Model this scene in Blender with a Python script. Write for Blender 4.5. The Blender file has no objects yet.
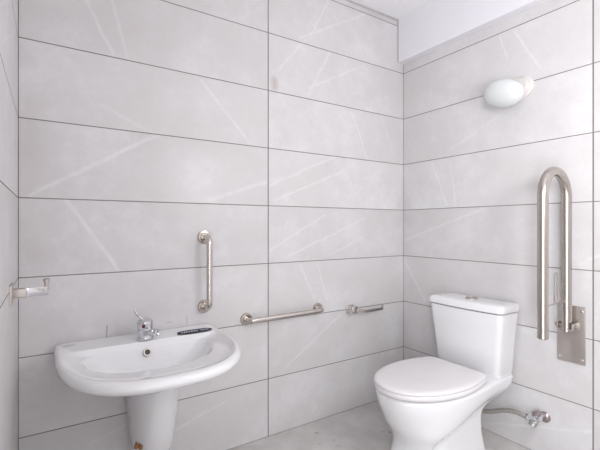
import bpy, bmesh, math, random
from mathutils import Vector, Matrix
random.seed(4)
H = 0.33                      # height of one tile course in metres; all shapes below are written in courses
C = bpy.context.scene.collection
PI = math.pi

# ------------------------------------------------------------------ node helpers
def new_mat(name):
    m = bpy.data.materials.new(name); m.use_nodes = True
    nt = m.node_tree
    return m, nt, nt.nodes['Principled BSDF']
def nd(nt, typ, **kw):
    n = nt.nodes.new(typ)
    for k, v in kw.items(): setattr(n, k, v)
    return n
def put(nt, sock, val):
    if isinstance(val, bpy.types.NodeSocket): nt.links.new(val, sock)
    else: sock.default_value = val
def mth(nt, op, a, b=0.0, c=0.0, clamp=False):
    n = nd(nt, 'ShaderNodeMath', operation=op); n.use_clamp = clamp
    put(nt, n.inputs[0], a); put(nt, n.inputs[1], b); put(nt, n.inputs[2], c)
    return n.outputs[0]
def vmt(nt, op, a, b=(0, 0, 0), s=None):
    n = nd(nt, 'ShaderNodeVectorMath', operation=op)
    put(nt, n.inputs[0], a); put(nt, n.inputs[1], b)
    if s is not None: put(nt, n.inputs['Scale'], s)
    return n.outputs['Value'] if op in ('LENGTH', 'DOT_PRODUCT') else n.outputs['Vector']
def mixc(nt, fac, a, b, mode='MIX'):
    n = nd(nt, 'ShaderNodeMix', data_type='RGBA', blend_type=mode)
    put(nt, n.inputs[0], fac); put(nt, n.inputs[6], a); put(nt, n.inputs[7], b)
    return n.outputs[2]
def noise(nt, vec, scale, detail=4.0, rough=0.5):
    n = nd(nt, 'ShaderNodeTexNoise'); put(nt, n.inputs['Vector'], vec)
    n.inputs['Scale'].default_value = scale; n.inputs['Detail'].default_value = detail
    n.inputs['Roughness'].default_value = rough
    return n.outputs['Fac']
def rng(nt, v, a, b, c, d):
    n = nd(nt, 'ShaderNodeMapRange'); n.clamp = True
    put(nt, n.inputs[0], v)
    for i, q in enumerate((a, b, c, d)): n.inputs[i + 1].default_value = q
    return n.outputs[0]

def vein_group():
    g = bpy.data.node_groups.new('vein_stroke', 'ShaderNodeTree')
    for nme, t in (('P', 'NodeSocketVector'), ('A', 'NodeSocketVector'), ('BA', 'NodeSocketVector'),
                   ('InvLen', 'NodeSocketFloat'), ('Width', 'NodeSocketFloat'), ('Strength', 'NodeSocketFloat'), ('Prev', 'NodeSocketFloat')):
        g.interface.new_socket(nme, in_out='INPUT', socket_type=t)
    g.interface.new_socket('Value', in_out='OUTPUT', socket_type='NodeSocketFloat')
    i = g.nodes.new('NodeGroupInput'); o = g.nodes.new('NodeGroupOutput')
    pa = vmt(g, 'SUBTRACT', i.outputs['P'], i.outputs['A'])
    t = mth(g, 'MULTIPLY', vmt(g, 'DOT_PRODUCT', pa, i.outputs['BA']), i.outputs['InvLen'], clamp=True)
    n = nd(g, 'ShaderNodeVectorMath', operation='SCALE')
    put(g, n.inputs[0], i.outputs['BA']); put(g, n.inputs['Scale'], t)
    d = vmt(g, 'LENGTH', vmt(g, 'SUBTRACT', pa, n.outputs[0]))
    e = mth(g, 'SUBTRACT', 1.0, mth(g, 'DIVIDE', d, i.outputs['Width']), clamp=True)
    e = mth(g, 'MULTIPLY', e, i.outputs['Strength'])
    g.links.new(mth(g, 'MAXIMUM', e, i.outputs['Prev']), o.inputs[0])
    return g
VG = vein_group()
def strokes(nt, P, segs):
    prev = 0.0
    for (x0, z0, x1, z1, w, s) in segs:
        n = nd(nt, 'ShaderNodeGroup'); n.node_tree = VG
        put(nt, n.inputs['P'], P); n.inputs['A'].default_value = (x0*H, z0*H, 0)
        bx, bz = (x1-x0)*H, (z1-z0)*H
        n.inputs['BA'].default_value = (bx, bz, 0); n.inputs['InvLen'].default_value = 1.0/max(bx*bx+bz*bz, 1e-9)
        n.inputs['Width'].default_value = w*H; n.inputs['Strength'].default_value = s
        put(nt, n.inputs['Prev'], prev); prev = n.outputs[0]
    return prev

GROUT = 0.0062
def tile_mat(name, axis, joint, period, veins, marks=(), blobs=(), zmin=None):
    m, nt, b = new_mat(name)
    tc = nd(nt, 'ShaderNodeTexCoord').outputs['Object']
    sp = nd(nt, 'ShaderNodeSeparateXYZ'); nt.links.new(tc, sp.inputs[0])
    U = sp.outputs[axis]; Z = sp.outputs['Z']
    cb = nd(nt, 'ShaderNodeCombineXYZ'); nt.links.new(U, cb.inputs[0]); nt.links.new(Z, cb.inputs[1])
    P = cb.outputs[0]
    def edge(coord, off, per):
        t = mth(nt, 'DIVIDE', mth(nt, 'SUBTRACT', coord, off), per)
        fr = mth(nt, 'FRACT', t)
        return mth(nt, 'MULTIPLY', mth(nt, 'MINIMUM', fr, mth(nt, 'SUBTRACT', 1.0, fr)), per), mth(nt, 'FLOOR', t)
    du, iu = edge(U, joint*H, period*H)
    dz, iz = edge(Z, 0.0, H)
    d = mth(nt, 'MINIMUM', mth(nt, 'MULTIPLY', du, 0.68), dz)     # vertical joints are wider
    gf = rng(nt, d, GROUT*H*0.75, GROUT*H*1.25, 1.0, 0.0)
    if zmin is not None: gf = mth(nt, 'MULTIPLY', gf, mth(nt, 'GREATER_THAN', Z, zmin*H))    # one big slab below
    idv = nd(nt, 'ShaderNodeCombineXYZ'); nt.links.new(iu, idv.inputs[0]); nt.links.new(iz, idv.inputs[1])
    wn = nd(nt, 'ShaderNodeTexWhiteNoise'); nt.links.new(idv.outputs[0], wn.inputs['Vector'])
    # each tile samples its own piece of the stone pattern
    shift = nd(nt, 'ShaderNodeVectorMath', operation='SCALE'); nt.links.new(wn.outputs['Color'], shift.inputs[0]); shift.inputs['Scale'].default_value = 7.0
    Q = vmt(nt, 'ADD', P, shift.outputs[0])
    cloud = noise(nt, Q, 5.0, 6.0, 0.62)
    fine = noise(nt, Q, 38.0, 5.0, 0.6)
    big = noise(nt, Q, 2.6, 8.0, 0.72)
    base = mixc(nt, rng(nt, cloud, 0.3, 0.72, 0, 1), (0.635, 0.617, 0.622, 1), (0.728, 0.716, 0.726, 1))
    base = mixc(nt, rng(nt, big, 0.42, 0.66, 0.0, 0.75), base, (0.635, 0.606, 0.600, 1))
    base = mixc(nt, rng(nt, big, 0.46, 0.30, 0.0, 0.75), base, (0.765, 0.757, 0.765, 1))
    base = mixc(nt, rng(nt, fine, 0.3, 0.7, 0.0, 0.30), base, (0.61, 0.594, 0.597, 1))
    hs = nd(nt, 'ShaderNodeHueSaturation'); nt.links.new(base, hs.inputs['Color'])
    nt.links.new(rng(nt, wn.outputs['Value'], 0, 1, 0.965, 1.03), hs.inputs['Value'])
    col = hs.outputs[0]
    wob = nd(nt, 'ShaderNodeTexNoise'); nt.links.new(P, wob.inputs['Vector']); wob.inputs['Scale'].default_value = 9.0; wob.inputs['Detail'].default_value = 3.0
    w1 = vmt(nt, 'SUBTRACT', wob.outputs['Color'], (0.5, 0.5, 0.5))
    ws = nd(nt, 'ShaderNodeVectorMath', operation='SCALE'); nt.links.new(w1, ws.inputs[0]); ws.inputs['Scale'].default_value = 0.022
    PW = vmt(nt, 'MULTIPLY', vmt(nt, 'ADD', P, ws.outputs[0]), (1, 1, 0))
    if veins:
        v = strokes(nt, PW, veins)
        v = mth(nt, 'MULTIPLY', v, rng(nt, noise(nt, P, 22.0, 3.0), 0.3, 0.6, 0.35, 1.0))
        col = mixc(nt, v, col, (0.86, 0.845, 0.855, 1))
    if blobs:
        bl = strokes(nt, PW, blobs)
        col = mixc(nt, bl, col, (0.46, 0.36, 0.345, 1))
    if marks:
        mk = strokes(nt, P, marks)
        col = mixc(nt, mk, col, (0.22, 0.20, 0.20, 1))
    col = mixc(nt, gf, col, (0.20, 0.178, 0.176, 1))
    nt.links.new(col, b.inputs['Base Color'])
    nt.links.new(mixc(nt, gf, (0.34, 0.34, 0.34, 1), (0.9, 0.9, 0.9, 1)), b.inputs['Roughness'])
    b.inputs['Specular IOR Level'].default_value = 0.4
    bp = nd(nt, 'ShaderNodeBump'); bp.inputs['Strength'].default_value = 0.6; bp.inputs['Distance'].default_value = 0.002
    nt.links.new(mth(nt, 'ADD', mth(nt, 'SUBTRACT', 1.0, gf), mth(nt, 'MULTIPLY', fine, 0.05)), bp.inputs['Height'])
    nt.links.new(bp.outputs[0], b.inputs['Normal'])
    return m

def plain(name, col, rough=0.5, metal=0.0, mott=0.0, scale=12.0, coat=0.0, bump=0.0, aniso=None):
    m, nt, b = new_mat(name)
    tc = nd(nt, 'ShaderNodeTexCoord').outputs['Object']
    n = noise(nt, tc, scale, 5.0)
    lo = tuple(c*(1-mott) for c in col)+(1,); hi = tuple(min(1, c*(1+mott)) for c in col)+(1,)
    nt.links.new(mixc(nt, rng(nt, n, 0.3, 0.7, 0, 1), lo, hi), b.inputs['Base Color'])
    b.inputs['Roughness'].default_value = rough; b.inputs['Metallic'].default_value = metal
    b.inputs['Coat Weight'].default_value = coat
    if aniso is not None:      # brushed streaks
        mp = nd(nt, 'ShaderNodeMapping'); nt.links.new(tc, mp.inputs[0]); mp.inputs['Scale'].default_value = aniso
        nt.links.new(rng(nt, noise(nt, mp.outputs[0], 1.0, 3.0), 0.3, 0.7, rough*0.75, rough*1.3), b.inputs['Roughness'])
    if bump:
        bp = nd(nt, 'ShaderNodeBump'); bp.inputs['Strength'].default_value = bump; bp.inputs['Distance'].default_value = 0.003
        nt.links.new(n, bp.inputs['Height']); nt.links.new(bp.outputs[0], b.inputs['Normal'])
    return m

M = {}
M['ceramic'] = plain('glazed_ceramic', (0.83, 0.826, 0.84), 0.12, mott=0.008, coat=0.3)
M['seat'] = plain('white_seat_plastic', (0.775, 0.755, 0.768), 0.27, mott=0.01)
M['chrome'] = plain('chrome', (0.68, 0.685, 0.71), 0.07, 1.0, mott=0.02)
M['steel'] = plain('satin_steel', (0.50, 0.455, 0.42), 0.24, 1.0, mott=0.0)
M['bright'] = plain('polished_steel', (0.64, 0.595, 0.555), 0.2, 1.0)
M['plate'] = plain('brushed_steel_plate', (0.52, 0.48, 0.45), 0.36, 1.0, mott=0.05)
M['braid'] = plain('braided_hose', (0.50, 0.47, 0.44), 0.42, 0.7, mott=0.3, scale=260, bump=0.8)
M['opal'] = plain('opal_glass', (0.69, 0.71, 0.71), 0.12, mott=0.005, coat=0.4)
M['cream'] = plain('cream_lamp_base', (0.70, 0.66, 0.64), 0.5, mott=0.04)
M['paint'] = plain('white_ceiling_paint', (0.92, 0.91, 0.93), 0.75, mott=0.012, scale=3)
M['beam'] = plain('white_beam_paint', (0.83, 0.815, 0.86), 0.7, mott=0.01, scale=4)
M['caulk'] = plain('grey_edge_strip', (0.52, 0.505, 0.51), 0.7, mott=0.05)
M['rust'] = plain('rusty_steel', (0.33, 0.16, 0.06), 0.8, 0.2, mott=0.5, scale=150, bump=0.5)
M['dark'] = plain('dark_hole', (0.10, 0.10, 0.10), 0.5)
M['navy'] = plain('navy_sticker', (0.010, 0.013, 0.038), 0.65)
M['inkwhite'] = plain('white_print', (0.75, 0.75, 0.80), 0.4)
M['inkgrey'] = plain('grey_print', (0.33, 0.32, 0.32), 0.4)
M['red'] = plain('red_dot', (0.12, 0.03, 0.035), 0.4)
M['copperknob'] = plain('reddish_valve_metal', (0.40, 0.345, 0.335), 0.3, 0.9, mott=0.3, scale=60)
M['greenish'] = plain('greyed_valve_metal', (0.50, 0.52, 0.48), 0.3, 0.8, mott=0.2, scale=60)

# floor: grey screed-like tile with dirt
def floor_mat():
    m, nt, b = new_mat('grey_floor_tile')
    P = nd(nt, 'ShaderNodeTexCoord').outputs['Object']
    c = mixc(nt, rng(nt, noise(nt, P, 4.0, 7.0, 0.65), 0.32, 0.68, 0, 1), (0.49, 0.466, 0.452, 1), (0.68, 0.66, 0.65, 1))
    c = mixc(nt, rng(nt, noise(nt, P, 45.0, 4.0), 0.35, 0.7, 0, 0.35), c, (0.57, 0.55, 0.535, 1))
    vo = nd(nt, 'ShaderNodeTexVoronoi'); nt.links.new(P, vo.inputs['Vector']); vo.inputs['Scale'].default_value = 13.0
    keep = mth(nt, 'GREATER_THAN', noise(nt, P, 5.0, 2.0), 0.53)
    spot = mth(nt, 'MULTIPLY', rng(nt, vo.outputs['Distance'], 0.08, 0.24, 0.6, 0.0), keep)
    c = mixc(nt, spot, c, (0.20, 0.18, 0.165, 1))
    nt.links.new(c, b.inputs['Base Color']); b.inputs['Roughness'].default_value = 0.55
    bp = nd(nt, 'ShaderNodeBump'); bp.inputs['Strength'].default_value = 0.15; bp.inputs['Distance'].default_value = 0.002
    nt.links.new(noise(nt, P, 60.0, 4.0), bp.inputs['Height']); nt.links.new(bp.outputs[0], b.inputs['Normal'])
    return m
M['floor'] = floor_mat()

W, S_, F_ = 0.034, 0.030, 0.040
bv = [(-6.17,6.69,-5.84,6.03,W,.45),(-5.85,6.79,-5.64,6.0,W,.32),(-6.36,5.82,-6.0,5.13,.09,.15),(-6.0,5.31,-5.26,5.0,F_,.3),
 (-4.58,5.94,-3.73,5.05,W,.45),(-6.79,4.04,-5.25,4.99,.042,.55),(-6.4,3.99,-5.77,3.03,.042,.52),(-4.43,4.06,-3.38,4.43,.05,.4),
 (-3.38,4.43,-2.72,4.6,F_,.25),(-2.08,7.93,-2.5,7.14,W,.45),(-1.13,7.98,-2.72,7.08,W,.42),(-2.61,7.07,-3.18,6.39,W,.4),
 (-2.03,6.99,-2.54,6.07,W,.45),(-1.13,6.94,-2.54,6.2,W,.42),(-1.48,5.92,-1.08,5.04,S_,.45),(-.54,5.69,-.35,5.22,S_,.4),
 (-1.91,4.99,-3.35,4.36,W,.4),(-1.66,4.75,-3.25,4.1,W,.42),(-3.35,3.23,-2.15,3.86,W,.36),(-3.04,3.08,-1.13,3.81,W,.42),
 (-2.03,3.09,-1.21,3.41,W,.34),(-2.72,2.94,-2.39,2.27,W,.45),(-2.32,2.92,-2.1,2.24,S_,.4),(-3.04,1.12,-1.79,1.91,W,.4),
 (-4.94,.58,-4.18,.79,W,.42),(-6.12,.68,-5.55,.87,W,.32)]
bm_ = [(-5.91,2.27,-5.925,2.09,.013,.75),(-4.8,2.27,-4.803,2.12,.013,.4),(-5.1,2.2,-5.04,2.21,.018,.3)]
bb = [(-3.27,6.19,-3.25,6.08,.10,.6),(-6.8,3.2,-6.8,5.2,.25,.12)]
rv = [(-2.45,6.92,-2.85,6.17,S_,.5),(-2.19,6.97,-2.31,6.54,S_,.42),(-1.19,5.13,-2.19,5.58,S_,.4),(-.76,4.93,-1.12,4.06,S_,.45),
 (-1.19,4.84,-1.32,4.0,S_,.4),(-.04,3.34,-1.91,3.97,W,.42),(-.04,2.91,-.58,2.11,W,.5),(-2.01,.15,-3.54,.65,S_,.45),(-3.41,3.07,-3.66,3.23,S_,.4)]
M['tile_back'] = tile_mat('stone_tile_back', 'X', -3.38, 3.54, bv, bm_, bb)
M['tile_right'] = tile_mat('stone_tile_right', 'Y', -3.58, 3.58, rv)
M['tile_left'] = tile_mat('stone_tile_left', 'Y', -3.6, 3.6, [(-2.5, 2.2, -1.2, 3.0, W, .4), (-1.9, 5.2, -.6, 5.8, W, .4)], zmin=2.5)

# ------------------------------------------------------------------ mesh helpers (coordinates in courses)
def link(name, bm, mat, parent=None, origin=(0, 0, 0), sharp=35, mats=None):
    """scale to metres about `origin`; `origin` is the base of the thing the part belongs to"""
    o = Vector(origin)
    for v in bm.verts: v.co = (v.co - o)*H
    bmesh.ops.recalc_face_normals(bm, faces=bm.faces[:])
    me = bpy.data.meshes.new(name); bm.to_mesh(me); bm.free()
    for p in me.polygons: p.use_smooth = True
    me.set_sharp_from_angle(angle=math.radians(sharp))
    for mm in (mats or [mat]): me.materials.append(mm)
    ob = bpy.data.objects.new(name, me); C.objects.link(ob)
    if parent: ob.parent = parent
    else: ob.location = o*H
    return ob
def thing(name, label, cat, loc, group=None):
    o = bpy.data.objects.new(name, None); C.objects.link(o); o.location = Vector(loc)*H
    o.empty_display_size = 0.05
    o['label'] = label; o['category'] = cat
    if group: o['group'] = group
    return o
def struct(name, bm, mat, sharp=30, parent=None):
    o = link(name, bm, mat, parent, sharp=sharp)
    if not parent: o['kind'] = 'structure'
    return o
def box(bm, x0, x1, y0, y1, z0, z1, bev=0.0, seg=2):
    r = bmesh.ops.create_cube(bm, size=1.0)
    vs = r['verts']
    for v in vs:
        v.co = Vector(((x0+x1)/2+v.co.x*(x1-x0), (y0+y1)/2+v.co.y*(y1-y0), (z0+z1)/2+v.co.z*(z1-z0)))
    if bev:
        es = list({e for v in vs for e in v.link_edges})
        bmesh.ops.bevel(bm, geom=es, offset=bev, segments=seg, affect='EDGES', profile=0.5)
    return vs
def loft(bm, rings, cap0=True, cap1=True):
    R = [[bm.verts.new(p) for p in r] for r in rings]
    n = len(R[0])
    for a, b in zip(R, R[1:]):
        for i in range(n):
            bm.faces.new((a[i], a[(i+1) % n], b[(i+1) % n], b[i]))
    if cap0: bm.faces.new(list(reversed(R[0])))
    if cap1: bm.faces.new(R[-1])
def fillet(pts, rad, n=7):
    P = [Vector(p) for p in pts]; out = [P[0]]
    for i in range(1, len(P)-1):
        a, b, c = P[i-1], P[i], P[i+1]
        d1 = (a-b).normalized(); d2 = (c-b).normalized()
        ang = d1.angle(d2)
        if ang > PI-0.02: out.append(b); continue
        t = min(rad/math.tan(ang/2), (a-b).length*.49, (c-b).length*.49)
        r = t*math.tan(ang/2)
        cen = b+(d1+d2).normalized()*(r/math.sin(ang/2))
        s = (b+d1*t)-cen; e = (b+d2*t)-cen
        tot = s.angle(e); ax = s.cross(e).normalized()
        for k in range(n+1): out.append(cen+Matrix.Rotation(tot*k/n, 3, ax) @ s)
    out.append(P[-1]); return out
def tube(bm, pts, r, n=20, flat=None, soft=True):
    """sweep a circle (or an ellipse / strip r x flat) along a path with parallel transport"""
    P = [Vector(p) for p in pts]
    T = [(P[min(i+1, len(P)-1)]-P[max(i-1, 0)]).normalized() for i in range(len(P))]
    up = Vector((0, 0, 1)) if abs(T[0].z) < .9 else Vector((0, 1, 0))
    N = (up-T[0]*up.dot(T[0])).normalized()
    rings = []
    for i, p in enumerate(P):
        N = (N-T[i]*N.dot(T[i])).normalized(); B = T[i].cross(N)
        rr = r[i] if isinstance(r, (list, tuple)) else r
        f = rr if flat is None else flat
        rings.append([p+N*(rr*math.cos(2*PI*k/n))+B*(f*math.sin(2*PI*k/n)) for k in range(n)])
    if soft:       # slightly rounded end edges
        def end(ring, c, d): return [c+(q-c)*0.86+d*(r if not isinstance(r, (list, tuple)) else r[0])*0.14 for q in ring]
        rings = [end(rings[0], P[0], -T[0])]+rings+[end(rings[-1], P[-1], T[-1])]
    loft(bm, rings)
def lathe(bm, org, axis, prof, n=40):
    """prof = [(radius, distance along axis)]"""
    ax = Vector(axis).normalized(); o = Vector(org)
    a = Vector((0, 0, 1)) if abs(ax.z) < .9 else Vector((1, 0, 0))
    U = (a-ax*a.dot(ax)).normalized(); V = ax.cross(U)
    loft(bm, [[o+ax*d+(U*math.cos(2*PI*k/n)+V*math.sin(2*PI*k/n))*max(r, 1e-4) for k in range(n)] for r, d in prof])
def resample(pts, n):
    P = [Vector(p) for p in pts]+[Vector(pts[0])]
    L = [0.0]
    for a, b in zip(P, P[1:]): L.append(L[-1]+(b-a).length)
    out = []; j = 0
    for k in range(n):
        s = L[-1]*k/n
        while L[j+1] < s: j += 1
        t = (s-L[j])/max(L[j+1]-L[j], 1e-9)
        out.append(P[j].lerp(P[j+1], t))
    return out
def N_(): return bmesh.new()

# ------------------------------------------------------------------ the room
RX0 = -6.918; RY0 = -8.6; CEIL = 8.135
def lx(y): return RX0+0.0166*y            # the left wall runs a touch out of square
T = 0.35
bm = N_(); box(bm, -8.2, T, RY0-T, T, -0.3, 0.0); struct('floor', bm, M['floor'])
bm = N_(); box(bm, -8.2, T, RY0-T, T, CEIL, CEIL+.3); struct('ceiling', bm, M['paint'])
bm = N_(); box(bm, -7.6, T, 0.0, T, 0.0, CEIL); struct('wall_back', bm, M['tile_back'])
bm = N_(); box(bm, 0.0, T, RY0, 0.0, 0.0, CEIL); struct('wall_right', bm, M['tile_right'])
# left wall with an open doorway just behind the camera, where the daylight comes in
RY0 = -8.6
DY0, DY1, DZ = -8.3, -6.3, 6.9
bm = N_()
for y0, y1, z0, z1 in ((DY1, 0.0, 0.0, CEIL), (RY0, DY0, 0.0, CEIL), (DY0, DY1, DZ, CEIL)):
    b_ = [(lx(y1), y1), (lx(y1)-T, y1), (lx(y0)-T, y0), (lx(y0), y0)]
    loft(bm, [[(x, y, z) for x, y in b_] for z in (z0, z1)])
struct('wall_left', bm, M['tile_left'])
bm = N_(); box(bm, -7.6, T, RY0-T, RY0, 0, CEIL); struct('wall_rear', bm, M['tile_left'])
bm = N_(); x0 = lx(DY1)-T*.6
box(bm, x0-.05, x0+.05, DY1-.09, DY1, 0, DZ); box(bm, x0-.05, x0+.05, DY0, DY0+.09, 0, DZ); box(bm, x0-.05, x0+.05, DY0, DY1, DZ-.09, DZ)
struct('trim_1', bm, M['paint'])
# white boxed beam along the top of the right wall
bm = N_(); box(bm, -0.17, -0.0, RY0, 0.0, 7.2, CEIL); struct('trim_2', bm, M['beam'])
# grey edge strips where back wall meets ceiling and beam
bm = N_(); box(bm, -6.9, -0.19, -0.018, 0.0, CEIL-.032, CEIL); box(bm, -0.198, -0.17, -0.018, 0.0, 7.2, CEIL-.0)
struct('trim_3', bm, M['caulk'])

# ------------------------------------------------------------------ washbasin
BX = -5.49
def dee(xc, w, yb, yf, ys, rb, p=0.8, n=112, taper=0.0):
    """D outline: straight back edge, nearly straight sides, full rounded front"""
    pts = [(xc, yb), (xc+w-rb, yb)]
    for k in range(1, 7):
        a = PI/2-k*PI/12; pts.append((xc+w-rb+rb*math.cos(a), yb-rb+rb*math.sin(a)))
    for k in range(0, 31):
        t = k*PI/2/30
        pts.append((xc+w*math.cos(t)**p, ys-(ys-yf)*math.sin(t)**p))
    L = [(2*xc-x, y) for x, y in reversed(pts[1:-1])]
    return resample([Vector((x, y, 0)) for x, y in pts+L], n)
def ring(z, w, yb, yf, ys, rb, p=0.8, xc=None, tilt=0.0):
    return [Vector((q.x, q.y, z+tilt*q.y)) for q in dee(BX if xc is None else xc, w, yb, yf, ys, rb, p)]
TL = .01
basin = thing('washbasin', 'white ceramic wall-hung washbasin with curved front and half pedestal', 'washbasin', (BX, 0, 0.45))
bo = (BX, 0, 0.45)
bm = N_()
loft(bm, [
    ring(1.50, .34, -.02, -.80, -.45, .10), ring(1.62, .42, -.02, -.92, -.5, .10), ring(1.76, .60, -.015, -1.18, -.55, .10),
    ring(1.865, .80, -.01, -1.52, -.6, .10), ring(1.92, .94, -.006, -1.78, -.62, .10), ring(1.95, 1.0, -.003, -1.89, -.65, .10),
    ring(1.975, 1.03, -.003, -1.945, -.65, .10), ring(2.015, 1.052, -.003, -1.978, -.65, .10), ring(2.06, 1.058, -.003, -1.982, -.65, .10, tilt=TL),
    ring(2.092, 1.05, -.008, -1.968, -.65, .10, tilt=TL), ring(2.113, 1.035, -.02, -1.94, -.65, .10, tilt=TL),
    ring(2.12, 1.018, -.05, -1.91, -.65, .10, tilt=TL), ring(2.118, 1.003, -.09, -1.885, -.65, .10, tilt=TL),
    ring(2.108, .985, -.47, -1.86, -.70, .08, tilt=TL), ring(2.085, .965, -.485, -1.82, -.72, .09, tilt=TL),
    ring(2.045, .88, -.505, -1.60, -.75, .12, .86, tilt=TL), ring(2.03, .80, -.515, -1.41, -.72, .14, .92, tilt=TL), ring(2.025, .785, -.52, -1.38, -.72, .15, .93, tilt=TL), ring(2.0, .765, -.53, -1.34, -.72, .16, .94, tilt=TL),
    ring(1.90, .69, -.56, -1.23, -.74, .2, .95), ring(1.80, .57, -.59, -1.14, -.77, .22, .95), ring(1.74, .42, -.64, -1.07, -.80, .2, .95),
    ring(1.715, .22, -.74, -1.0, -.85, .1), ring(1.71, .06, -.84, -.95, -.9, .02)])
link('basin', bm, M['ceramic'], basin, bo, sharp=50)
# half pedestal
def ped(z, w, yf): return [Vector((q.x, q.y, z)) for q in dee(-5.365, w, -.01, yf, -.25, .05, .9)]
bm = N_()
loft(bm, [ped(.44, .20, -.42), ped(.47, .235, -.47), ped(.6, .262, -.55), ped(.8, .28, -.63), ped(1.05, .30, -.71), ped(1.25, .318, -.76), ped(1.5, .335, -.80), ped(1.62, .335, -.80)])
link('pedestal', bm, M['ceramic'], basin, bo, sharp=50)
# overflow ring in the back slope of the bowl
bm = N_(); oc = Vector((-5.50, -.555, 1.975)); ox = Vector((0, -.9, .42))
lathe(bm, oc-ox*.045, ox, [(.056, 0), (.056, .05), (.05, .060), (.036, .060), (.033, .050), (.032, .04)], 28)
ov = link('overflow_ring', bm, M['plate'], basin, bo); ov['label'] = 'small grey metal overflow ring'
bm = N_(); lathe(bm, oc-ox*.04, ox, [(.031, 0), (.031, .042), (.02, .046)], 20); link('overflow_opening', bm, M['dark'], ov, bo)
bm = N_(); lathe(bm, (BX, -.9, 1.70), (0, 0, 1), [(.10, 0), (.10, .03), (.08, .04), (.05, .035), (.02, .045)], 28)
link('drain', bm, M['chrome'], basin, bo)
# dark oval sticker with two pale printed lines, flat on the ledge
ZL = 2.1215
a0 = Vector((-5.075, -.415)); a1 = Vector((-4.615, -.375))
a0 = Vector((-5.06, -.385)); a1 = Vector((-4.55, -.385))
cen = (a0+a1)/2; half = (a1-a0).length/2; ang = math.atan2((a1-a0).y, (a1-a0).x)
def ov_pt(u, v, z): return Vector((cen.x+u*math.cos(ang)-v*math.sin(ang), cen.y+u*math.sin(ang)+v*math.cos(ang), z))
def sup(t, a, b): 
    c, s = math.cos(t), math.sin(t)
    return (math.copysign(abs(c)**.8, c)*a, math.copysign(abs(s)**.8, s)*b)
bm = N_(); loft(bm, [[ov_pt(*sup(2*PI*k/48, half, .095), z) for k in range(48)] for z in (ZL-.004, ZL)])
stk = link('sticker', bm, M['navy'], basin, bo); stk['label'] = 'dark navy oval sticker'
bm = N_()
for i in range(7):            # pale blurred lettering in the middle
    u = -.185+.036*i; box_w = .011
    loft(bm, [[ov_pt(u+du, dv+.06*du, z) for du, dv in ((-box_w, -.024), (box_w, -.024), (box_w, .034 if i % 3 else .012), (-box_w, .022))] for z in (ZL-.001, ZL+.0006)])
for u0, u1, v in ((.085, .20, -.022), (.085, .21, .018)):
    loft(bm, [[ov_pt(u, v+dv, z) for u, dv in ((u0, -.006), (u1, -.006), (u1, .006), (u0, .006))] for z in (ZL-.001, ZL+.0006)])
lo = link('sticker_print', bm, M['inkwhite'], stk, bo)
bm = N_()
for i in range(8):            # tiny grey maker's print on the left of the ledge (letters too small to read)
    x = -6.44+.017*i
    box(bm, x, x+.010, -.208-.004*(i % 3), -.18, ZL-.004, ZL)
mk = link('printed_mark', bm, M['inkgrey'], basin, bo); mk['label'] = 'tiny grey printed mark'
# rusty fixing bolts at the foot of the half pedestal
for i, (x, z) in enumerate(((-5.605, .745), (-5.55, .73))):
    bm = N_(); lathe(bm, (x, -.40, z), (-.25, -1, 0), [(.02, 0), (.02, .09), (.03, .09), (.03, .125+.02*i), (.018, .135+.02*i)], 6)
    f = link('fixing_bolt', bm, M['rust'], basin, bo); f['label'] = 'rusty brown bolt end'

# ------------------------------------------------------------------ mixer tap
FX, FY, FZ = -5.49, -.385, 2.112
tap = thing('mixer_tap', 'small chrome single-lever mixer tap on the back ledge of the washbasin', 'tap', (FX, FY, FZ)); fo = (FX, FY, FZ)
bm = N_(); lathe(bm, fo, (0, 0, 1), [(.104, 0), (.106, .012), (.102, .03), (.100, .05), (.099, .13), (.101, .14), (.096, .153), (.05, .155)], 36)
link('body', bm, M['chrome'], tap, fo)
bm = N_(); tube(bm, fillet([(FX+.02, FY-.03, FZ+.10), (FX+.05, FY-.07, FZ+.105), (FX+.08, FY-.10, FZ+.10)], .2), .048, 20)
sp = link('spout', bm, M['chrome'], tap, fo)
bm = N_(); lathe(bm, (FX+.075, FY-.09, FZ+.10), (.7, -.6, -.1), [(.044, 0), (.052, .02), (.052, .065), (.044, .072), (.035, .062)], 24)
link('aerator', bm, M['chrome'], sp, fo)
bm = N_(); ax = Vector((-.10, -.10, 1))
lathe(bm, (FX, FY, FZ+.15), ax, [(.092, 0), (.101, .012), (.103, .085), (.096, .108), (.078, .12), (.02, .124)], 32)
lev = link('lever_head', bm, M['chrome'], tap, fo)
bm = N_(); tube(bm, fillet([(FX-.01, FY-.02, FZ+.23), (FX-.075, FY+.02, FZ+.31), (FX-.11, FY+.06, FZ+.345), (FX-.112, FY+.062, FZ+.40)], .08), .016, 14)
link('lever', bm, M['chrome'], lev, fo)
bm = N_(); lathe(bm, (FX-.045, FY-.11, FZ+.20), (-.25, -1, 0), [(.024, 0), (.024, .012), (.01, .016)], 16)
dt = link('temperature_dot', bm, M['red'], lev, fo); dt['label'] = 'dark red dot'

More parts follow.
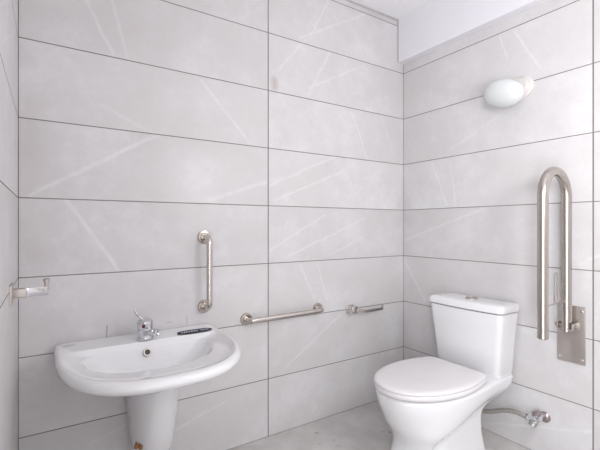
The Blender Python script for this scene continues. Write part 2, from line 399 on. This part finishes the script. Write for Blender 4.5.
# ------------------------------------------------------------------ grab bars on the back wall
def flange(bm, x, z, r=.104):
    lathe(bm, (x, 0, z), (0, -1, 0), [(r, 0), (r, .016), (r*.93, .026), (r*.74, .029), (r*.70, .023), (r*.62, .023), (.06, .034)], 36)
def grab(name, label, p0, p1, d, r):
    g = thing(name, label, 'grab bar', ((p0[0]+p1[0])/2, 0, (p0[1]+p1[1])/2), 'steel grab bars on the back wall')
    o = ((p0[0]+p1[0])/2, 0, (p0[1]+p1[1])/2)
    bm = N_(); tube(bm, fillet([(p0[0], -.02, p0[1]), (p0[0], -d, p0[1]), (p1[0], -d, p1[1]), (p1[0], -.02, p1[1])], .13, 10), r, 22)
    link('bar', bm, M['bright'], g, o)
    for p in (p0, p1):
        bm = N_(); flange(bm, *p); link('flange', bm, M['steel'], g, o)
    return g
grab('grab_bar', 'short vertical steel grab bar on the tiles above the basin end', (-4.529, 3.475), (-4.529, 2.385), .24, .046)
grab('grab_bar', 'longer near-horizontal steel grab bar low on the tiles right of the basin', (-3.803, 2.091), (-2.33, 2.105), .185, .042)

# ------------------------------------------------------------------ paper holders
def strip(bm, pts, w, t, bend=.06):
    """flat band of height w and thickness t along a path lying near the horizontal"""
    P = fillet(pts, bend, 6)
    rings = []
    for i, p in enumerate(P):
        d = (P[min(i+1, len(P)-1)]-P[max(i-1, 0)]).normalized()
        up = Vector((0, 0, 1)); up = (up-d*up.dot(d)).normalized(); s = d.cross(up)
        rings.append([p+up*a*w/2+s*b*t/2 for a, b in ((-1, -.7), (-.85, -1), (.85, -1), (1, -.7), (1, .7), (.85, 1), (-.85, 1), (-1, .7))])
    loft(bm, rings)
GP = 'chrome paper holders'
h1 = thing('paper_holder', 'chrome paper holder on the back wall between grab bar and toilet', 'paper holder', (-1.60, 0, 2.03), GP); o1 = (-1.60, 0, 2.03)
bm = N_(); box(bm, -1.645, -1.465, -.03, 0, 1.93, 2.09, .01); link('wall_plate', bm, M['chrome'], h1, o1)
bm = N_(); box(bm, -1.632, -1.478, -.17, -.028, 1.945, 2.075, .012); link('post', bm, M['bright'], h1, o1)
bm = N_(); strip(bm, [(-1.56, -.15, 1.995), (-1.45, -.165, 1.99), (-1.26, -.175, 1.955), (-.80, -.175, 1.96)], .055, .028)
ar = link('arm', bm, M['bright'], h1, o1)
bm = N_(); box(bm, -.835, -.80, -.192, -.158, 1.935, 2.045, .008); link('arm_tip', bm, M['chrome'], ar, o1)
hx, hy, hz = lx(-1.08), -1.08, 2.962
h2 = thing('paper_holder', 'chrome paper holder on the left wall beside the back corner', 'paper holder', (hx, hy, hz), GP); o2 = (hx, hy, hz)
bm = N_(); box(bm, hx-.012, hx+.018, hy-.24, hy+.07, hz-.10, hz+.10, .008); link('wall_plate', bm, M['plate'], h2, o2)
bm = N_(); box(bm, hx+.01, hx+.13, hy-.07, hy+.04, hz-.045, hz+.045, .01); link('post', bm, M['plate'], h2, o2)
bm = N_(); strip(bm, [(hx+.10, hy-.03, hz), (hx+.14, hy-.02, hz), (hx+.315, hy+.10, hz-.012)], .09, .025)
ar = link('arm', bm, M['chrome'], h2, o2)
bm = N_(); lathe(bm, (hx+.303, hy+.093, hz+.03), (0, 0, 1), [(.02, 0), (.02, .055), (.03, .055), (.03, .085), (.018, .09)], 16); link('arm_tip', bm, M['plate'], ar, o2)

# ------------------------------------------------------------------ fold-up rail
RY = -3.297
rl = thing('fold_rail', 'tall folded-up steel support rail hinged to the right wall beside the toilet', 'support rail', (0, RY, 2.03)); ro = (0, RY, 2.03)
XR, XF, TR = -.155, -.853, .070
bm = N_(); path = [Vector((XR, RY, 2.09)), Vector((XR, RY, 3.0))]
rad = (XR-XF)/2; zc = 4.50-TR-rad
for k in range(25):
    a = PI*k/24; path.append(Vector(((XR+XF)/2+rad*math.cos(a), RY, zc+rad*math.sin(a))))
path += [Vector((XF, RY, 3.0)), Vector((XF, RY, 2.09))]
tube(bm, path, TR, 26); link('rail_tube', bm, M['steel'], rl, ro)
bm = N_(); box(bm, -.022, 0, RY-.192, RY+.186, 1.60, 2.455, .006); pl = link('wall_plate', bm, M['plate'], rl, ro)
for dy in (-.15, .145):
    for z in (1.67, 2.385):
        bm = N_(); lathe(bm, (-.022, RY+dy, z), (-1, 0, 0), [(.018, 0), (.018, .004), (.01, .008), (.004, .008)], 14); link('screw', bm, M['chrome'], pl, ro)
for dy in (-.10, .10):
    bm = N_(); box(bm, -.22, -.02, RY+dy-.014, RY+dy+.014, 2.12, 2.22, .008); link('hinge_bracket', bm, M['plate'], rl, ro)
bm = N_(); lathe(bm, (XR, RY-.15, 2.17), (0, 1, 0), [(.02, 0), (.032, .012), (.032, .04), (.024, .045), (.024, .25), (.032, .26), (.032, .29), (.02, .30)], 18)
link('hinge_pin', bm, M['steel'], rl, ro)
bm = N_(); tube(bm, fillet([(XR-.05, RY, 2.53), (XF+.33, RY, 2.53), (XF+.33, RY, 2.97), (XF+.42, RY, 2.97), (XF+.42, RY, 2.56)], .03), .009, 10)
link('roll_wire', bm, M['steel'], rl, ro)
bm = N_(); tube(bm, [(XF+.34, RY, 2.53), (XF+.04, RY, 2.52)], .009, 10); link('roll_wire', bm, M['steel'], rl, ro)

# ------------------------------------------------------------------ oval wall lamp
lp = thing('wall_lamp', 'white oval opal glass lamp on a cream base high on the right wall', 'wall lamp', (0, -2.5, 5.93)); lo_ = (0, -2.5, 5.93)
def ell(bm, c, rows, n=48, tl=.0):        # rows: (x, ry, rz)
    loft(bm, [[Vector((c[0]+x, c[1]+ry*math.cos(2*PI*k/n), c[2]+rz*math.sin(2*PI*k/n)+tl*ry*math.cos(2*PI*k/n))) for k in range(n)] for x, ry, rz in rows])
bm = N_(); ell(bm, (0, -2.545, 5.945), [(0, .22, .185), (-.025, .22, .185), (-.045, .19, .16), (-.14, .16, .13)]); link('lamp_base', bm, M['cream'], lp, lo_)
bm = N_(); rows = []
for k in range(0, 23):
    t = 0.22+(PI-0.24)*k/22
    rows.append((.20*math.cos(t)-.27, .335*math.sin(t), .235*math.sin(t)))
ell(bm, (0, -2.40, 5.85), rows, tl=.14); link('glass_shade', bm, M['opal'], lp, lo_)

# ------------------------------------------------------------------ toilet
TY = -1.93
to = thing('toilet', 'white close-coupled toilet with closed lid and angular cistern in the corner', 'toilet', (-1.0, TY, 0)); oo = (-1.0, TY, 0)
def smooth(t): t = max(0.0, min(1.0, t)); return t*t*(3-2*t)
def pan(z, xf, xb, wf, wr, xm, dip=0.0, xd=-1.4, sd=.15, xt=None, rb=.12, p=.95, n=128):
    """plan section: rounded front reaching xf, side easing from wf to wr, back edge at xb"""
    pts = [(xb, 0.0), (xb, wr-rb)]
    for k in range(1, 6):
        a = k*PI/10; pts.append((xb-rb+rb*math.cos(a), wr-rb+rb*math.sin(a)))
    for k in range(1, 41):
        x = xb-rb+(xm-xb+rb)*k/40
        s0 = xb-rb if xt is None else xt
        w = wr+(wf-wr)*smooth((s0-x)/(s0-xm))
        w -= dip*math.exp(-((x-xd)/sd)**2)
        pts.append((x, w))
    for k in range(1, 33):
        t = k*PI/64
        w = wf*math.cos(t)**p; x = xm-(xm-xf)*math.sin(t)**p
        pts.append((x, max(w-dip*math.exp(-((x-xd)/sd)**2)*math.cos(t), 0)))
    L = [(x, -y) for x, y in reversed(pts[1:-1])]
    return [Vector((q.x, TY+q.y, z)) for q in resample([Vector((x, y, 0)) for x, y in pts+L], n)]
bm = N_()
loft(bm, [
 pan(.0, -2.29, -.54, .39, .375, -1.95, .07, -1.80, .12, -1.62), pan(.05, -2.27, -.545, .38, .37, -1.95, .075, -1.80, .12, -1.62),
 pan(.18, -2.19, -.58, .365, .362, -1.92, .085, -1.80, .12, -1.62), pan(.30, -2.13, -.61, .365, .355, -1.90, .09, -1.79, .12, -1.60),
 pan(.40, -2.14, -.61, .385, .352, -1.88, .09, -1.77, .12, -1.58), pan(.50, -2.19, -.62, .435, .352, -1.86, .085, -1.73, .12, -1.54),
 pan(.57, -2.24, -.62, .485, .355, -1.84, .075, -1.66, .12, -1.46), pan(.63, -2.28, -.61, .52, .362, -1.80, .06, -1.54, .13, -1.30),
 pan(.68, -2.315, -.59, .545, .372, -1.74, .05, -1.36, .15, -1.06), pan(.73, -2.345, -.56, .567, .39, -1.66, .035, -1.12, .18, -.85),
 pan(.78, -2.37, -.50, .585, .415, -1.6, .015, -.95, .2, -.7),
 pan(.84, -2.40, -.40, .605, .45, -1.56), pan(.91, -2.435, -.24, .622, .49, -1.52), pan(.98, -2.465, -.10, .635, .527, -1.5), pan(1.04, -2.485, -.04, .644, .545, -1.5),
 pan(1.12, -2.50, -.03, .652, .555, -1.5), pan(1.155, -2.50, -.03, .652, .555, -1.5), pan(1.178, -2.475, -.045, .635, .54, -1.5), pan(1.182, -2.38, -.08, .56, .50, -1.5)])
link('pan', bm, M['ceramic'], to, oo, sharp=60)
def lidring(z, g, back=-.80, xf=-2.535, w=.672):
    pts = []
    xm = -1.52
    rb = .13
    wr = .57
    pts = [(back-g, 0.0), (back-g, wr-rb-g)]
    for k in range(1, 7):
        a = k*PI/12; pts.append((back-rb+(rb-g)*math.cos(a), wr-rb+(rb-g)*math.sin(a)))
    for k in range(1, 25):
        x = back-rb+(xm-back+rb)*k/24
        pts.append((x, wr+(w-wr)*math.sin(PI/2*k/24)-g))
    for k in range(1, 33):
        t = k*PI/64
        pts.append((xm-(xm-xf-g)*math.sin(t)**.98, (w-g)*math.cos(t)**.95))
    L = [(x, -y) for x, y in reversed(pts[1:-1])]
    return [Vector((q.x, TY+q.y, z)) for q in resample([Vector((x, y, 0)) for x, y in pts+L], 112)]
def shrink(r, f):
    c = sum(r, Vector())/len(r)
    return [Vector((c.x+(p.x-c.x)*f, c.y+(p.y-c.y)*f, p.z)) for p in r]
bm = N_(); loft(bm, [lidring(1.178, .09), lidring(1.202, .06), lidring(1.206, .012), lidring(1.216, .002), lidring(1.27, .002), lidring(1.279, .012)]); link('seat_ring', bm, M['seat'], to, oo, sharp=60)
bm = N_(); loft(bm, [lidring(1.2795, .012), lidring(1.285, .003), lidring(1.305, .0), lidring(1.322, .012), lidring(1.335, .045), lidring(1.341, .10), shrink(lidring(1.344, .10), .55)])
link('lid', bm, M['seat'], to, oo, sharp=60)
for s in (-1, 1):
    bm = N_(); box(bm, -.80, -.70, TY+s*.27-.07, TY+s*.27+.07, 1.205, 1.27, .02, 3); link('hinge', bm, M['seat'], to, oo)
def rrect(x0, x1, w, r, z, bow=0.0, n=100):
    pts = []
    xc = (x0+x1)/2; hx_ = (x1-x0)/2
    for cx_, cy_, a0 in ((x1-r, w-r, 0), (x0+r, w-r, PI/2), (x0+r, -w+r, PI), (x1-r, -w+r, 3*PI/2)):
        if cx_ < xc and a0 == PI and bow:
            for k in range(1, 20):
                y = (w-r)*(1-2*k/20); pts.append((x0-bow*(1-(y/(w-r))**2), y))
        for k in range(7):
            a = a0+k*PI/12; pts.append((cx_+r*math.cos(a), cy_+r*math.sin(a)))
    return [Vector((q.x, TY+q.y, z)) for q in resample([Vector((x, y, 0)) for x, y in pts], n)]
TY = -1.865
bm = N_()
loft(bm, [rrect(-.51, -.045, .585, .06, 1.18, .02), rrect(-.50, -.045, .58, .06, 1.20, .02), rrect(-.525, -.04, .598, .07, 1.24, .03), rrect(-.55, -.04, .627, .07, 1.6, .035), rrect(-.585, -.04, .667, .07, 2.0, .04), rrect(-.60, -.04, .69, .07, 2.20, .04), rrect(-.595, -.045, .685, .07, 2.222, .04), rrect(-.57, -.06, .66, .07, 2.226, .04)])
cs = link('cistern', bm, M['ceramic'], to, oo, sharp=50)
bm = N_()
loft(bm, [rrect(-.57, -.06, .66, .07, 2.23, .04), rrect(-.61, -.03, .70, .07, 2.241, .04), rrect(-.625, -.03, .715, .075, 2.256, .045), rrect(-.622, -.03, .712, .075, 2.33, .045),
          rrect(-.605, -.04, .70, .075, 2.355, .045), rrect(-.565, -.065, .665, .075, 2.369, .045), rrect(-.45, -.12, .53, .06, 2.374, .03)])
ld = link('cistern_lid', bm, M['ceramic'], to, oo, sharp=50)
bm = N_(); lathe(bm, (-.33, TY, 2.368), (0, 0, 1), [(.105, 0), (.105, .016), (.095, .026), (.085, .012), (.04, .016), (.01, .016)], 30)
fb = link('flush_button', bm, M['plate'], ld, oo); fb['label'] = 'round chrome flush button'
# ------------------------------------------------------------------ water valve and hose
vy, vz = -2.905, .635
va = thing('angle_valve', 'small chrome angle valve low on the right wall behind the toilet', 'valve', (0, vy, vz)); vo_ = (0, vy, vz)
bm = N_(); lathe(bm, (0, vy-.02, vz-.01), (-1, 0, 0), [(.085, 0), (.085, .012), (.06, .04), (.05, .045)], 28); link('wall_rosette', bm, M['copperknob'], va, vo_)
bm = N_(); lathe(bm, (0, vy, vz), (-1, 0, 0), [(.045, .02), (.045, .17), (.055, .17), (.055, .235), (.03, .245)], 22)
tube(bm, [(-.20, vy, vz), (-.20, vy+.10, vz-.02)], .045, 18); link('valve_body', bm, M['chrome'], va, vo_)
bm = N_(); lathe(bm, (-.16, vy+.01, vz+.02), (-.1, .25, 1), [(.035, 0), (.035, .03), (.066, .034), (.068, .075), (.045, .085)], 20); kn = link('handle', bm, M['copperknob'], va, vo_); kn['label'] = 'dark reddish round handle'
bm = N_(); lathe(bm, (-.20, vy+.03, vz-.03), (-.35, .35, -1), [(.04, -.02), (.04, .015), (.058, .02), (.058, .095), (.04, .105)], 20); kn = link('outlet_cap', bm, M['greenish'], va, vo_); kn['label'] = 'dull grey-green cap'
bm = N_()
hp = [(-.20, vy+.09, vz-.015), (-.20, vy+.17, vz-.03), (-.19, -2.60, .615), (-.19, -2.42, .58), (-.20, -2.28, .525), (-.22, -2.14, .46), (-.25, -1.98, .42), (-.32, -1.88, .40), (-.50, -1.86, .40)]
def catmull(P, n=10):
    P = [Vector(p) for p in P]; out = []
    for i in range(len(P)-1):
        a, b, c, d = P[max(i-1, 0)], P[i], P[i+1], P[min(i+2, len(P)-1)]
        for k in range(n):
            t = k/n
            out.append(.5*((2*b)+(c-a)*t+(2*a-5*b+4*c-d)*t*t+(3*b-a-3*c+d)*t*t*t))
    out.append(P[-1]); return out
hs_ = thing('supply_hose', 'grey braided water hose running from the wall valve behind the toilet', 'hose', (-.20, vy+.09, vz)); ho = (-.20, vy+.09, vz)
tube(bm, catmull(hp), .039, 16); link('hose', bm, M['braid'], hs_, ho)
bm = N_(); lathe(bm, (-.20, vy+.085, vz-.013), (0, 1, -.15), [(.042, 0), (.048, .01), (.048, .06), (.042, .07)], 6); link('nut', bm, M['chrome'], hs_, ho)

# ------------------------------------------------------------------ camera
cam = bpy.data.cameras.new('camera'); co = bpy.data.objects.new('camera', cam); C.objects.link(co)
cam.sensor_width = 36.0; cam.lens = 36.0*397/600; cam.clip_start = 0.005
cam.shift_y = 1.5/600
a, b = -6.693*H, -6.056*H
co.location = (a, b, 3.64*H)
fwd = Vector((.5484, .8362, 0))
co.rotation_euler = (PI/2, 0, math.atan2(fwd.y, fwd.x)-PI/2)
bpy.context.scene.camera = co

# ------------------------------------------------------------------ light
def area(name, loc, target, sx, sy, power, col):
    l = bpy.data.lights.new(name, 'AREA'); l.shape = 'RECTANGLE'; l.size = sx*H; l.size_y = sy*H; l.energy = power; l.color = col
    o = bpy.data.objects.new(name, l); C.objects.link(o); o.location = Vector(loc)*H
    d = (Vector(target)-Vector(loc)); o.rotation_euler = d.to_track_quat('-Z', 'Y').to_euler()
    return o
area('doorway_daylight', (-7.62, (DY0+DY1)/2, 3.5), (0, (DY0+DY1)/2+1.2, 3.5), DY1-DY0-.1, 6.6, 45, (0.955, 0.975, 1.0))
bulb = bpy.data.lights.new('room_bulb', 'POINT'); bulb.energy = 25; bulb.shadow_soft_size = 0.16; bulb.color = (0.985, 0.985, 0.985)
bo_ = bpy.data.objects.new('room_bulb', bulb); C.objects.link(bo_); bo_.location = Vector((-2.5, -5.6, 4.9))*H
w = bpy.data.worlds.new('world'); bpy.context.scene.world = w; w.use_nodes = True
bg = w.node_tree.nodes['Background']; bg.inputs[0].default_value = (0.92, 0.95, 1.0, 1); bg.inputs[1].default_value = 0.8

vs = bpy.context.scene.view_settings
vs.view_transform = 'Standard'; vs.look = 'None'; vs.exposure = 0.0; vs.gamma = 1.0; vs.use_curve_mapping = False
